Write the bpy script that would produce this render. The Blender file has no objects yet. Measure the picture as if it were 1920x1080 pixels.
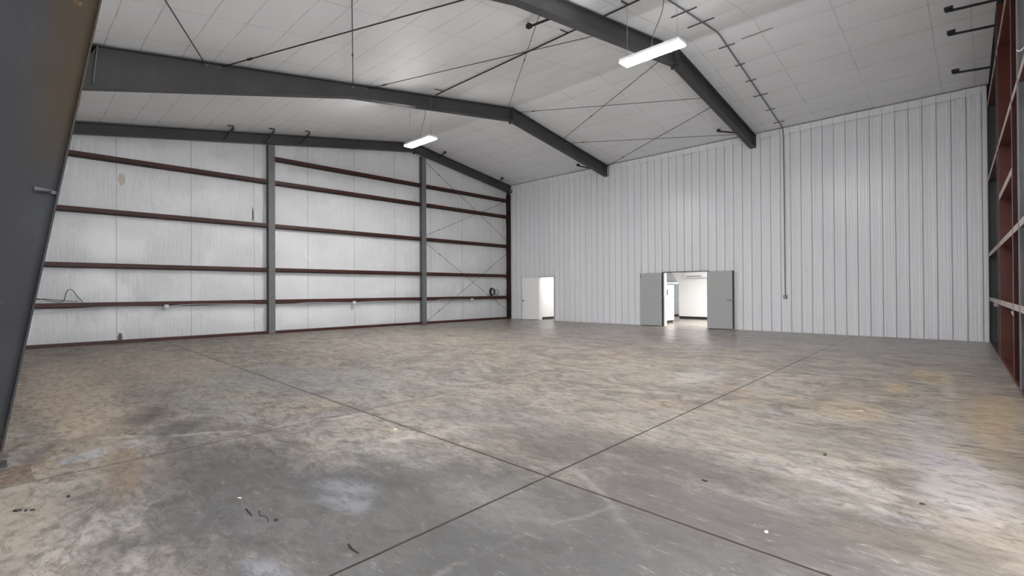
import bpy, bmesh, math, random
from mathutils import Vector, Matrix, noise
random.seed(4)
S = bpy.context.scene
COL = S.collection
# ------------------------------------------------------------------ camera
def make_camera():
    f_px, yaw, pitch, roll, cx, cy = 924.70, 0.770012, 0.0054839, -0.0057253, 17.3574, -17.7800
    fw = Vector((-math.sin(yaw)*math.cos(pitch), math.cos(yaw)*math.cos(pitch), math.sin(pitch)))
    r = Vector((math.cos(yaw), math.sin(yaw), 0)); u = r.cross(fw)
    r2 = r*math.cos(roll)+u*math.sin(roll); u2 = -r*math.sin(roll)+u*math.cos(roll)
    cd = bpy.data.cameras.new('camera'); cd.sensor_width = 36; cd.lens = f_px*36/1920
    cd.clip_start = .05; cd.clip_end = 200
    c = bpy.data.objects.new('camera', cd); COL.objects.link(c)
    m = Matrix((r2, u2, -fw)).transposed().to_4x4(); m.translation = Vector((cx, cy, 1.4))
    c.matrix_world = m; S.camera = c
make_camera()
# ------------------------------------------------------------------ world, exposure
w = bpy.data.worlds.new('world'); S.world = w; w.use_nodes = True
w.node_tree.nodes['Background'].inputs[0].default_value = (.93, .96, 1, 1)
w.node_tree.nodes['Background'].inputs[1].default_value = 3.8
S.view_settings.view_transform = 'Standard'; S.view_settings.look = 'None'
S.view_settings.gamma = 1; S.view_settings.use_curve_mapping = False
S.view_settings.exposure = 1.54
LAMP = 110.0      # strength of the two hanging strip lamps
ROOM_FILL = 22.0  # strength of the unseen lamp panel added in the side room
# ------------------------------------------------------------------ node helpers
def mat(name, color=(.5,.5,.5), rough=.5, metal=0., spec=.5):
    m = bpy.data.materials.new(name); m.use_nodes = True
    b = m.node_tree.nodes['Principled BSDF']
    b.inputs['Base Color'].default_value = (*color, 1); b.inputs['Roughness'].default_value = rough
    b.inputs['Metallic'].default_value = metal; b.inputs['Specular IOR Level'].default_value = spec
    return m
class N:
    def __init__(s, m): s.nt = m.node_tree; s.b = s.nt.nodes['Principled BSDF']
    def n(s, t, **k):
        o = s.nt.nodes.new(t)
        for a, v in k.items(): setattr(o, a, v)
        return o
    def l(s, a, b): s.nt.links.new(a, b)
    def pos(s):
        if not hasattr(s, '_p'): s._p = s.n('ShaderNodeNewGeometry').outputs['Position']
        return s._p
    def xyz(s):
        if not hasattr(s, '_x'): s._x = s.n('ShaderNodeSeparateXYZ'); s.l(s.pos(), s._x.inputs[0])
        return s._x.outputs
    def math(s, op, a, b=None, c=None, clamp=False):
        o = s.n('ShaderNodeMath', operation=op, use_clamp=clamp)
        for i, v in enumerate((a, b, c)):
            if v is None: continue
            if isinstance(v, (int, float)): o.inputs[i].default_value = v
            else: s.l(v, o.inputs[i])
        return o.outputs[0]
    def mapping(s, scale=(1,1,1), rot=(0,0,0), loc=(0,0,0), vec=None):
        o = s.n('ShaderNodeMapping'); o.inputs['Scale'].default_value = scale
        o.inputs['Rotation'].default_value = rot; o.inputs['Location'].default_value = loc
        s.l(vec or s.pos(), o.inputs['Vector']); return o.outputs[0]
    def noise(s, scale, detail=6, rough=.6, dist=0, vec=None):
        o = s.n('ShaderNodeTexNoise'); o.inputs['Scale'].default_value = scale; o.inputs['Detail'].default_value = detail
        o.inputs['Roughness'].default_value = rough; o.inputs['Distortion'].default_value = dist
        s.l(vec or s.pos(), o.inputs['Vector']); return o.outputs['Fac']
    def rng(s, v, a, b, c=0., d=1., smooth=True):
        o = s.n('ShaderNodeMapRange'); o.interpolation_type = 'SMOOTHSTEP' if smooth else 'LINEAR'
        s.l(v, o.inputs[0])
        for i, k in zip((1,2,3,4), (a,b,c,d)): o.inputs[i].default_value = k
        return o.outputs[0]
    def mix(s, fac, a, b, mode='MIX'):
        o = s.n('ShaderNodeMix', data_type='RGBA', blend_type=mode)
        for i, v in ((0, fac), (6, a), (7, b)):
            if isinstance(v, (int, float)): o.inputs[i].default_value = v
            elif isinstance(v, tuple): o.inputs[i].default_value = (*v, 1)
            else: s.l(v, o.inputs[i])
        return o.outputs[2]
    def bump(s, h, strength=.3, dist=.01, prev=None):
        o = s.n('ShaderNodeBump'); o.inputs['Strength'].default_value = strength; o.inputs['Distance'].default_value = dist
        s.l(h, o.inputs['Height'])
        if prev: s.l(prev, o.inputs['Normal'])
        return o.outputs[0]
    def line(s, v, at, half):                                      # 1 on a line of half width `half`
        return s.rng(s.math('ABSOLUTE', s.math('SUBTRACT', v, at)), half*.5, half, 1, 0)
# ------------------------------------------------------------------ materials
PURL_L = [-6.8,-7.72,-8.45,-9.45,-10.3,-11.18,-11.7,-12.3,-12.83,-13.53,-14.06,-14.74,-15.3,-15.97,-16.5,-17.1,-17.8]
PURL_R = [-.6,-1.48,-2.45,-3.35,-4.23,-5.18,-5.8]
SEAMS = [.6,1.95,3.4,4.9,6.38,7.82,9.3,10.7,12.05,13.5,14.95,16.47,17.12]
def slopes(y): return 7.6-.163*(y+5.8) if y > -5.8 else 7.6+.157*(y+5.8)
def m_ceiling():
    m = mat('insulation_fabric_ceiling', (.62,.62,.63), .55, 0, .3); n = N(m); x, y, z = n.xyz()
    wob = n.math('MULTIPLY', n.math('SUBTRACT', n.noise(.9, 3), .5), .07)
    yy = n.math('ADD', y, wob); xx = n.math('ADD', x, wob)
    h = None
    for v, ls, hw in ((yy, PURL_L+PURL_R, .015), (xx, SEAMS, .012)):
        for a in ls:
            q = n.line(v, a, hw)
            h = q if h is None else n.math('MAXIMUM', h, q)
    f = n.math('MULTIPLY', h, n.rng(n.noise(2.3, 4), .35, .65, .12, .36))
    c = n.mix(n.rng(n.noise(.5, 5), .3, .7), (.83,.84,.855), (.87,.88,.895))
    c = n.mix(f, c, (.16,.16,.165))
    gap = n.line(yy, -5.23, .018)                                   # open slit in the ridge seam near the conduit
    gap = n.math('MULTIPLY', gap, n.math('MULTIPLY', n.math('GREATER_THAN', x, 13.05), n.math('LESS_THAN', x, 13.75)))
    c = n.mix(gap, c, (.03,.03,.03))
    n.l(c, n.b.inputs['Base Color'])
    b = n.bump(n.noise(1, 6, .6, 0, n.mapping((2.2,.7,.7))), .35, .03)
    b = n.bump(h, .35, -.006, b); n.l(b, n.b.inputs['Normal'])
    return m
def m_insul():
    m = mat('white_vinyl_insulation', (.78,.79,.81), .3, 0, .5); n = N(m); x, y, z = n.xyz()
    # vertical wrinkles of the facing, denser in some places
    lean = n.math('MULTIPLY', n.math('SUBTRACT', n.noise(.4, 1), .5), .16)
    v = n.n('ShaderNodeCombineXYZ'); n.l(n.math('ADD', y, n.math('MULTIPLY', lean, z)), v.inputs[1]); n.l(n.math('MULTIPLY', z, .07), v.inputs[2])
    w1 = n.noise(11, 6, .7, 0, v.outputs[0]); w2 = n.noise(2.2, 3, .5, 0, v.outputs[0])
    msk = n.rng(n.noise(.8, 3), .36, .6, .25, 1)
    hh = n.math('MULTIPLY', w1, msk)
    b = n.bump(hh, .9, .05); b = n.bump(w2, .6, .08, b)
    b = n.bump(n.noise(1.1, 3), .5, .09, b)
    sm = None
    for k in range(11):
        q = n.line(n.math('ADD', y, n.math('MULTIPLY', lean, .08)), -1.18-1.8*k, .014)
        sm = q if sm is None else n.math('MAXIMUM', sm, q)
    n.l(n.bump(sm, .6, -.01, b), n.b.inputs['Normal'])
    c = n.mix(n.rng(n.noise(1.7, 5), .3, .75), (.77,.775,.785), (.72,.725,.74))
    c = n.mix(n.math('MULTIPLY', sm, .45), c, (.25,.26,.28))
    # rust-brown water stain by a seam, small tears
    def spot(c, y0, z0, ry, rz, col, st, ns=9):
        d = n.math('SQRT', n.math('ADD', n.math('POWER', n.math('DIVIDE', n.math('SUBTRACT', y, y0), ry), 2), n.math('POWER', n.math('DIVIDE', n.math('SUBTRACT', z, z0), rz), 2)))
        d = n.math('ADD', d, n.math('MULTIPLY', n.math('SUBTRACT', n.noise(ns, 4), .5), 1.1))
        return n.mix(n.rng(d, .6, 1.0, st, 0), c, col)
    c = spot(c, -15.46, 4.60, .10, .22, (.45,.34,.23), .6, 14)
    c = spot(c, -12.02, 4.0, .028, .3, (.03,.03,.03), 1)
    c = spot(c, -15.50, .16, .07, .14, (.09,.04,.035), .9, 16)
    c = spot(c, -.25, 5.1, .1, .25, (.55,.42,.16), .5)
    c = spot(c, -.3, 4.5, .08, .2, (.55,.42,.16), .4)
    n.l(c, n.b.inputs['Base Color'])
    n.l(n.rng(n.noise(3, 4), .3, .7, .14, .28), n.b.inputs['Roughness'])
    return m
def m_floor():
    m = mat('stained_concrete', (.4,.37,.33), .5, 0, .5); n = N(m); x, y, z = n.xyz()
    warp = n.n('ShaderNodeTexNoise'); warp.inputs['Scale'].default_value = .9; warp.inputs['Detail'].default_value = 5; n.l(n.pos(), warp.inputs['Vector'])
    wv = n.n('ShaderNodeVectorMath', operation='MULTIPLY_ADD'); n.l(warp.outputs['Color'], wv.inputs[0]); wv.inputs[1].default_value = (.9,.9,0); n.l(n.pos(), wv.inputs[2])
    P = n.mapping((1,1.9,1), (0,0,.5), vec=wv.outputs[0])
    big = n.noise(.55, 5, .6, 0, P); mid = n.noise(1.7, 7, .68, .4, P); fine = n.noise(9, 9, .75, .3, P); grit = n.noise(45, 5, .7)
    c = n.mix(n.rng(big, .38, .62), (.35,.302,.25), (.31,.283,.255))
    c = n.mix(n.rng(mid, .44, .62, 0, .5), c, (.185,.165,.145))
    c = n.mix(n.rng(n.noise(.8, 6, .6, 0, n.mapping((1,1,1),(0,0,0),(7,3,0))), .50, .68, 0, .5), c, (.36,.26,.175))
    c = n.mix(n.rng(n.noise(1.3, 7, .65, .3, n.mapping((1,2.2,1),(0,0,.6),(2,9,0))), .52, .66, 0, .55), c, (.26,.255,.275))
    c = n.mix(n.rng(n.noise(1.0, 7, .65, .3, n.mapping((1,2.2,1),(0,0,.4),(8,1,0))), .54, .66, 0, .4), c, (.24,.205,.20))
    sc = n.mapping((1,2.0,1), (0,0,.55), vec=wv.outputs[0])
    c = n.mix(n.rng(n.noise(1.0, 10, .62, .8, n.mapping((1,1.7,1),(0,0,.5),(4,4,0),vec=wv.outputs[0])), .47, .60, 0, .6), c, (.150,.132,.115))
    c = n.mix(n.rng(n.noise(.7, 9, .6, .6, n.mapping((1,1.5,1),(0,0,.4),(9,6,0),vec=wv.outputs[0])), .52, .62, 0, .5), c, (.36,.315,.262))
    c = n.mix(n.rng(n.noise(2.6, 10, .72, .8, sc), .48, .62, 0, .62), c, (.098,.084,.072))
    c = n.mix(n.rng(n.noise(5.5, 10, .75, .6, n.mapping((1,2.4,1), (0,0,.35), (5,1,0))), .52, .64, 0, .5), c, (.08,.07,.062))
    c = n.mix(n.rng(n.noise(4, 10, .75, .6, n.mapping((1,2.2,1), (0,0,.8), (1,4,0))), .54, .66, 0, .34), c, (.40,.365,.325))
    c = n.mix(n.rng(n.noise(13, 8, .75, .4, n.mapping((1,2.5,1), (0,0,.6), (3,3,0))), .53, .64, 0, .30), c, (.36,.31,.265))
    c = n.mix(n.rng(n.noise(15, 8, .75, .4, n.mapping((1,2.5,1), (0,0,.5), (9,2,0))), .53, .64, 0, .38), c, (.08,.07,.062))
    # stains and patches, each with a shape of its own: x, y, rx, ry, turn, colour, strength, softness
    ST = [
     (16.2,-14.9,2.2,1.3,-.2,(.085,.077,.07),.68,.7), (17.25,-11.0,.35,3.0,.03,(.36,.28,.21),.45,.6), (14.4,-16.4,2.6,.9,.15,(.066,.066,.069),.78,.6), (15.5,-15.6,1.8,.95,.1,(.062,.060,.058),.84,.6), (14.6,-14.2,.9,.6,.3,(.085,.073,.062),.6,.6), (15.7,-14.0,.9,.35,.0,(.08,.068,.06),.6,.6), (13.0,-16.5,1.4,.4,.05,(.09,.085,.082),.5,.6),  # broad dark patches also darken the near floor against glare
     (13.3,-14.1,1.3,.55,.3,(.19,.17,.15),.45,.6), (16.2,-14.75,1.0,.42,-.1,(.075,.064,.064),.66,.5),
     (16.95,-14.35,.6,.35,.0,(.09,.076,.062),.66,.5), (17.0,-13.15,.38,.35,.2,(.12,.098,.078),.6,.4),
     (10.65,-16.83,.85,.26,2.6,(.085,.07,.067),.75,.4), (11.35,-16.6,.5,.22,2.3,(.085,.083,.08),.7,.4),
     (11.70,-17.12,.42,.15,2.03,(.34,.345,.36),.8,.22), (10.1,-16.1,1.1,.32,.35,(.26,.26,.25),.55,.1),
     (8.0,-16.3,2.6,.35,.0,(.17,.14,.14),.4,.5), (7.6,-15.2,2.2,.3,.1,(.19,.17,.165),.35,.5), (7.5,-17.1,4.5,.5,.0,(.46,.375,.30),.7,.6), (5.5,-15.8,4.0,1.2,.0,(.42,.36,.295),.5,.6), (9.2,-17.3,2.2,.28,.1,(.40,.32,.25),.5,.6),
     (9.4,-14.4,2.0,1.3,.2,(.26,.265,.27),.5,.5), (14.05,-16.07,.28,.12,.3,(.27,.27,.30),.4,.8), (14.3,-16.2,.25,.10,.3,(.27,.27,.30),.4,.8),
     (14.72,-16.86,.20,.07,.3,(.27,.27,.30),.45,.8), (14.95,-15.5,.6,.3,0,(.20,.19,.18),.35,.6),
     (16.95,-11.5,.28,1.1,.12,(.38,.36,.35),.45,.7), (16.9,-8.2,.08,1.6,.06,(.46,.41,.38),.45,.6), (17.2,-12.9,.3,.8,.1,(.46,.44,.44),.45,.6),
     (16.42,-9.1,.14,.5,.1,(.44,.31,.16),.5,.4), (16.65,-7.4,.28,.9,.1,(.42,.31,.17),.5,.5), (16.2,-10.9,.35,.6,.3,(.44,.33,.22),.4,.5),
     (17.4,-10.2,.2,1.4,-.03,(.40,.29,.17),.55,.6), (17.0,-2.2,.5,2.0,0,(.34,.29,.24),.35,.6),
     (16.95,-12.5,.35,.3,0,(.30,.27,.29),.6,.5), (16.4,-12.6,.5,.25,.3,(.20,.18,.16),.5,.5), (16.25,-12.35,.35,.2,.2,(.19,.18,.16),.5,.5),
     (12.9,-17.72,.9,.22,0,(.36,.31,.25),.5,.5), (12.4,-13.2,1.2,.6,.5,(.30,.27,.24),.35,.5), (15.1,-12.9,1.5,.8,.3,(.27,.24,.20),.4,.6),
     (13.9,-9.9,.35,.9,.2,(.48,.47,.45),.35,.6), (12.25,-17.1,1.0,.12,-.1,(.22,.15,.10),.55,.5),
     (11.35,-17.55,.35,.06,-.35,(.17,.15,.14),.8,.35), (6.0,-17.55,.7,.05,0,(.24,.17,.12),.7,.4), (9.0,-17.0,1.1,.12,.1,(.42,.35,.29),.5,.4), (10.3,-17.2,.8,.16,-.2,(.46,.37,.29),.6,.4),
    ]
    dn = n.math('MULTIPLY', n.math('SUBTRACT', n.noise(1.6, 9, .72, .6, n.mapping((1,1.7,1),(0,0,.5))), .5), 1.9)
    for (cx, cy, rx, ry, rot, col, st, soft) in ST:
        ca, sa = math.cos(rot), math.sin(rot)
        dx = n.math('SUBTRACT', x, cx); dy = n.math('SUBTRACT', y, cy)
        a = n.math('ADD', n.math('MULTIPLY', dx, ca/rx), n.math('MULTIPLY', dy, sa/rx))
        b = n.math('ADD', n.math('MULTIPLY', dx, -sa/ry), n.math('MULTIPLY', dy, ca/ry))
        d = n.math('SQRT', n.math('ADD', n.math('MULTIPLY', a, a), n.math('MULTIPLY', b, b)))
        d = n.math('ADD', d, n.math('MULTIPLY', dn, max(soft, .15)*1.4))
        g = n.rng(d, 1-soft, 1+soft*.6, st, 0)
        c = n.mix(g, c, col)
    c = n.mix(n.rng(n.noise(6, 10, .78, .5, n.mapping((1,2.2,1), (0,0,.6), (15,3,0))), .46, .62, 0, .52), c, (.060,.052,.046))
    c = n.mix(n.rng(n.noise(7, 10, .78, .5, n.mapping((1,2.4,1), (0,0,.4), (5,13,0))), .55, .68, 0, .36), c, (.32,.295,.27))
    # broken concrete at the foot of the near frame column
    bx = n.math('MULTIPLY', n.math('MULTIPLY', n.math('GREATER_THAN', n.math('ADD', x, n.math('MULTIPLY', dn, .1)), 11.66), n.math('LESS_THAN', n.math('ADD', x, n.math('MULTIPLY', dn, .12)), 12.2)), n.math('LESS_THAN', n.math('ADD', y, n.math('MULTIPLY', dn, .06)), -17.62))
    pit = n.mix(n.rng(n.noise(16, 8, .8), .38, .62), (.07,.045,.03), (.26,.19,.145))
    c = n.mix(n.math('MULTIPLY', bx, .85), c, pit)
    # tyre arcs
    for (cx, cy, r, hw, col, st) in ((8.6,-14.6,3.6,.05,(.55,.52,.48),.4), (8.4,-14.4,5.0,.07,(.50,.46,.42),.4), (12.2,-19.5,5.6,.035,(.42,.39,.36),.3), (12.6,-18.9,4.4,.03,(.42,.39,.36),.22), (18.8,-16.2,3.4,.02,(.40,.38,.36),.2), (11.2,-10.6,2.6,.06,(.19,.17,.15),.35), (6.4,-13.2,2.6,.07,(.22,.19,.17),.35)):
        d = n.math('SQRT', n.math('ADD', n.math('POWER', n.math('SUBTRACT', x, cx), 2), n.math('POWER', n.math('SUBTRACT', y, cy), 2)))
        d = n.math('ADD', d, n.math('MULTIPLY', dn, .12)); g = n.math('MULTIPLY', n.rng(n.math('ABSOLUTE', n.math('SUBTRACT', d, r)), 0, hw*1.6, 1, 0), n.rng(n.noise(.9, 4), .46, .66, 0, st*.8)); c = n.mix(g, c, col)
    # sawn joints
    wb = n.math('MULTIPLY', n.math('SUBTRACT', n.noise(6, 3), .5), .008)
    j1 = n.line(n.math('ADD', n.math('ADD', x, n.math('MULTIPLY', y, .0355)), wb), 14.42, .011)
    j2 = n.line(n.math('ADD', n.math('ADD', x, n.math('MULTIPLY', y, .065)), wb), 11.08, .006)
    j2 = n.math('MULTIPLY', j2, n.math('LESS_THAN', y, -10.6))
    j3 = n.line(n.math('ADD', n.math('ADD', y, n.math('MULTIPLY', x, .024)), wb), -14.57, .011)
    j4 = n.line(n.math('ADD', n.math('ADD', y, n.math('MULTIPLY', x, .022)), wb), -11.46, .006)
    j4 = n.math('MULTIPLY', j4, n.rng(x, 4, 11, 0, .8))
    j5 = n.math('MULTIPLY', n.line(n.math('ADD', x, n.math('MULTIPLY', y, .06)), 8.12, .005), n.math('MULTIPLY', n.math('LESS_THAN', y, -12.4), .5))
    j6 = n.math('MULTIPLY', n.line(n.math('ADD', y, n.math('MULTIPLY', x, .02)), -8.28, .004), n.math('MULTIPLY', n.math('GREATER_THAN', x, 13.6), .5))
    J = j1
    for q in (j2, j3, j4, j5, j6): J = n.math('MAXIMUM', J, q)
    halo = n.math('MAXIMUM', n.line(n.math('ADD', y, n.math('MULTIPLY', x, .024)), -14.57, .05), n.line(n.math('ADD', x, n.math('MULTIPLY', y, .065)), 11.08, .05))
    c = n.mix(n.math('MULTIPLY', halo, .18), c, (.12,.09,.07))
    c = n.mix(n.math('MULTIPLY', J, .93), c, (.022,.015,.012))
    c = n.mix(n.rng(n.noise(28, 3, .5), .76, .80, 0, .8), c, (.05,.045,.04))
    n.l(c, n.b.inputs['Base Color'])
    r = n.math('ADD', n.math('ADD', n.rng(mid, .35, .7, .42, .56), n.rng(y, -9, -3, .04, -.20)), n.math('MULTIPLY', fine, .10)); n.l(r, n.b.inputs['Roughness'])
    n.l(n.rng(y, -14, -5, .16, .62), n.b.inputs['Specular IOR Level'])
    b = n.bump(grit, .15, .004); b = n.bump(n.noise(5, 8, .7), .16, .01, b); b = n.bump(J, .8, -.01, b); n.l(b, n.b.inputs['Normal'])
    return m
def m_steel(name, c1, c2, rust=None, rough=.5, amt=.3):
    m = mat(name, c1, rough, 0, .4); n = N(m)
    c = n.mix(n.rng(n.noise(1.5, 6), .35, .7), c1, c2)
    if rust: c = n.mix(n.rng(n.noise(.9, 8, .7, .4, n.mapping((1,1,.7),(0,0,0),(3,1,5))), .56, .74, 0, amt), c, rust)
    c = n.mix(n.rng(n.noise(60, 2), .72, .78, 0, .4), c, tuple(k*.4 for k in c1))
    n.l(c, n.b.inputs['Base Color'])
    n.l(n.bump(n.noise(14, 4), .08, .004), n.b.inputs['Normal'])
    return m
def m_near():
    m = m_steel('rust_stained_column_paint', (.030,.030,.032), (.036,.036,.039), None, .8); m.node_tree.nodes['Principled BSDF'].inputs['Specular IOR Level'].default_value = .12
    n = N(m); n.b = m.node_tree.nodes['Principled BSDF']
    src = n.b.inputs['Base Color'].links[0].from_socket; x, y, z = n.xyz()
    # brown film towards the inner edge of the upper web, small rust spots
    edge = n.math('SUBTRACT', n.math('ADD', n.math('MULTIPLY', z, .153), -17.82), y)
    e = n.math('ADD', edge, n.math('MULTIPLY', n.math('SUBTRACT', n.noise(1.6, 7, .7), .5), .35))
    f = n.math('MULTIPLY', n.rng(e, .05, .42, 1, 0), n.rng(n.math('ADD', z, n.math('SUBTRACT', n.noise(1.2, 4), .5)), 2.1, 3.3, 0, .8))
    c = n.mix(f, src, (.042,.030,.016))
    sp = n.math('MULTIPLY', n.rng(n.noise(5, 7, .75), .60, .70, 0, .5), n.rng(z, 2.4, 3.0))
    c = n.mix(sp, c, (.17,.10,.055))
    lo = n.math('MULTIPLY', n.rng(z, .45, .15, 0, .7), n.rng(n.noise(9, 5), .4, .6))
    c = n.mix(lo, c, (.13,.09,.04))
    n.l(c, n.b.inputs['Base Color']); return m
M = dict(
 ceil=m_ceiling(), insul=m_insul(), floor=m_floor(),
 grey=m_steel('grey_primed_steel', (.050,.050,.052), (.062,.062,.065), (.12,.085,.06), .5, .35),
 greyl=m_steel('light_grey_steel', (.14,.14,.148), (.17,.17,.18), None, .5),
 near=m_near(),
 red=m_steel('red_oxide_girt', (.050,.014,.011), (.066,.020,.016), (.09,.04,.02), .5, .3),
 beige=m_steel('pale_beige_flange', (.36,.29,.255), (.42,.35,.31), (.25,.15,.10), .4, .3),  # pale beige on the inner flanges of the right wall girts
 redd=m_steel('dark_red_tone', (.016,.006,.005), (.022,.009,.008), None, .6),
 redw=m_steel('red_oxide_channel', (.085,.024,.018), (.105,.033,.024), (.15,.07,.03), .22, .35),
 black=mat('black_steel', (.016,.016,.018), .5), rod=mat('dark_rod_steel', (.05,.048,.047), .4, .6),
 galv=mat('galvanised_steel', (.38,.39,.40), .38, .7), emt=mat('grey_conduit', (.16,.16,.165), .45, .3),
 box=mat('pale_grey_box', (.62,.63,.65), .45), plug=mat('dark_grey_box', (.15,.15,.16), .5),
 leafw=mat('bright_white_door_paint', (.9,.9,.9), .35), white=mat('white_paint', (.80,.80,.81), .45), appl=mat('white_enamel', (.82,.83,.84), .25), drywall=mat('white_drywall', (.80,.80,.80), .7),
 dimwall=mat('dimmed_recess_wall', (.33,.34,.345), .7), base=mat('black_rubber_base', (.02,.02,.017), .5),  # grey of the recess wall holds its dimmer light in the colour
 doorg=mat('light_grey_door_paint', (.44,.445,.45), .45), wire=mat('thin_wire', (.33,.33,.33), .4, .5), cable=mat('white_cable', (.55,.56,.57), .5),
 rubber=mat('black_rubber', (.018,.018,.02), .45), leaf=mat('green_leaf', (.018,.035,.008), .6), twig=mat('dark_twig', (.02,.014,.012), .7),
 chip=mat('white_chip', (.75,.74,.70), .6), tan=mat('tan_chip', (.55,.43,.24), .6), chrome=mat('brushed_chrome', (.55,.55,.56), .25, 1.0))
def m_panel():
    m = mat('white_ribbed_panel', (.56,.57,.60), .33, 0, .5); n = N(m); x, y, z = n.xyz()
    c = n.mix(n.rng(n.noise(1, 3, .5, 0, n.mapping((3,1,.12))), .35, .65), (.80,.805,.835), (.84,.845,.865))
    fx = n.math('ABSOLUTE', n.math('SUBTRACT', n.math('FRACT', n.math('DIVIDE', n.math('ADD', x, .02), .29963)), .5))
    # fasteners in rows
    fz = n.math('ABSOLUTE', n.math('SUBTRACT', n.math('FRACT', n.math('DIVIDE', z, 1.45)), .5))
    d = n.math('MULTIPLY', n.math('LESS_THAN', fx, .02), n.math('LESS_THAN', fz, .0055))
    c = n.mix(n.math('MULTIPLY', d, .4), c, (.25,.25,.27))
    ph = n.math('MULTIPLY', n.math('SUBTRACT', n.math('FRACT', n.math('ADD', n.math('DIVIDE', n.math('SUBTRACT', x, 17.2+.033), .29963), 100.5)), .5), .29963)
    c = n.mix(n.line(ph, 0, .006), c, (.33,.33,.345)); n.l(c, n.b.inputs['Base Color'])  # dark line along each rib base paints in the rib's shade
    n.l(n.bump(n.noise(1, 3, .5, 0, n.mapping((5,1,.10))), .25, .010), n.b.inputs['Normal'])
    n.b.inputs['Roughness'].default_value = .3
    return m
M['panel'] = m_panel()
def emis(name, col, s):
    m = mat(name, (.9,.9,.9)); b = m.node_tree.nodes['Principled BSDF']
    b.inputs['Emission Color'].default_value = (*col, 1); b.inputs['Emission Strength'].default_value = s; return m
M['lamp'] = emis('lamp_diffuser', (1,.985,.96), LAMP); M['roomfill'] = emis('room_fill_panel', (1,.98,.95), ROOM_FILL); M['closetfill'] = emis('closet_fill_panel', (1,.98,.95), 13.0)
# ------------------------------------------------------------------ geometry helpers
class B:
    def __init__(s): s.bm = bmesh.new()
    def box(s, x0, x1, y0, y1, z0, z1, bevel=0):
        vs = [s.bm.verts.new((x, y, z)) for x in (x0,x1) for y in (y0,y1) for z in (z0,z1)]
        fs = [s.bm.faces.new([vs[i] for i in f]) for f in ((0,1,3,2),(4,6,7,5),(0,4,5,1),(2,3,7,6),(0,2,6,4),(1,5,7,3))]
        if bevel:
            es = list({e for f in fs for e in f.edges}); bmesh.ops.bevel(s.bm, geom=es, offset=bevel, segments=2, affect='EDGES')
        return s
    def prism(s, pts, axis, a, b):                                  # polygon pts extruded along axis from a to b
        def P(p, t): return {0:(t,p[0],p[1]),1:(p[0],t,p[1]),2:(p[0],p[1],t)}[axis]
        A = [s.bm.verts.new(P(p,a)) for p in pts]; C = [s.bm.verts.new(P(p,b)) for p in pts]; k = len(pts)
        s.bm.faces.new(A); s.bm.faces.new(C[::-1])
        for i in range(k): s.bm.faces.new((A[i],C[i],C[(i+1)%k],A[(i+1)%k]))
        return s
    def tube(s, pts, r, seg=8, r_end=None):
        pts = [Vector(p) for p in pts]; rings = []; prev = None
        for i, p in enumerate(pts):
            t = (pts[min(i+1,len(pts)-1)]-pts[max(i-1,0)]).normalized()
            u = (prev-t*prev.dot(t)).normalized() if prev else t.cross(Vector((0,0,1)) if abs(t.z)<.9 else Vector((1,0,0))).normalized()
            prev = u; v = t.cross(u); rr = r if r_end is None else r+(r_end-r)*i/(len(pts)-1)
            rings.append([s.bm.verts.new(p+(u*math.cos(a)+v*math.sin(a))*rr) for a in [2*math.pi*k/seg for k in range(seg)]])
        for A, C in zip(rings, rings[1:]):
            for k in range(seg): s.bm.faces.new((A[k],A[(k+1)%seg],C[(k+1)%seg],C[k]))
        s.bm.faces.new(rings[0][::-1]); s.bm.faces.new(rings[-1]); return s
    def bar(s, a, b, w, h, up=(0,0,1)):                             # rectangular bar between two points
        a, b = Vector(a), Vector(b); t = (b-a).normalized(); u = t.cross(Vector(up)).normalized(); v = u.cross(t)
        vs = [[s.bm.verts.new(p+u*i*w/2+v*j*h/2) for i, j in ((-1,-1),(1,-1),(1,1),(-1,1))] for p in (a, b)]
        s.bm.faces.new(vs[0][::-1]); s.bm.faces.new(vs[1])
        for k in range(4): s.bm.faces.new((vs[0][k],vs[0][(k+1)%4],vs[1][(k+1)%4],vs[1][k]))
        return s
    def build(s, name, m, parent=None, loc=None, smooth=False, xf=None):
        if xf: bmesh.ops.transform(s.bm, matrix=xf, verts=s.bm.verts)
        bmesh.ops.recalc_face_normals(s.bm, faces=s.bm.faces)
        if parent is not None: bmesh.ops.translate(s.bm, vec=-Vector(parent.location), verts=s.bm.verts)
        elif loc is not None: bmesh.ops.translate(s.bm, vec=-Vector(loc), verts=s.bm.verts)
        me = bpy.data.meshes.new(name); s.bm.to_mesh(me); s.bm.free(); me.materials.append(m)
        if smooth:
            for p in me.polygons: p.use_smooth = True
        o = bpy.data.objects.new(name, me); COL.objects.link(o)
        if parent is not None: o.parent = parent
        elif loc is not None: o.location = loc
        return o
def tag(o, label, cat, group=None):
    o['label'] = label; o['category'] = cat
    if group: o['group'] = group
    return o
def thing(name, label, cat, loc, group=None):
    o = bpy.data.objects.new(name, None); COL.objects.link(o); o.location = loc; o.empty_display_size = .1
    return tag(o, label, cat, group)
def struct(o, label=None, cat=None):
    o['kind'] = 'structure'
    if label: o['label'] = label; o['category'] = cat
    return o
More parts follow.
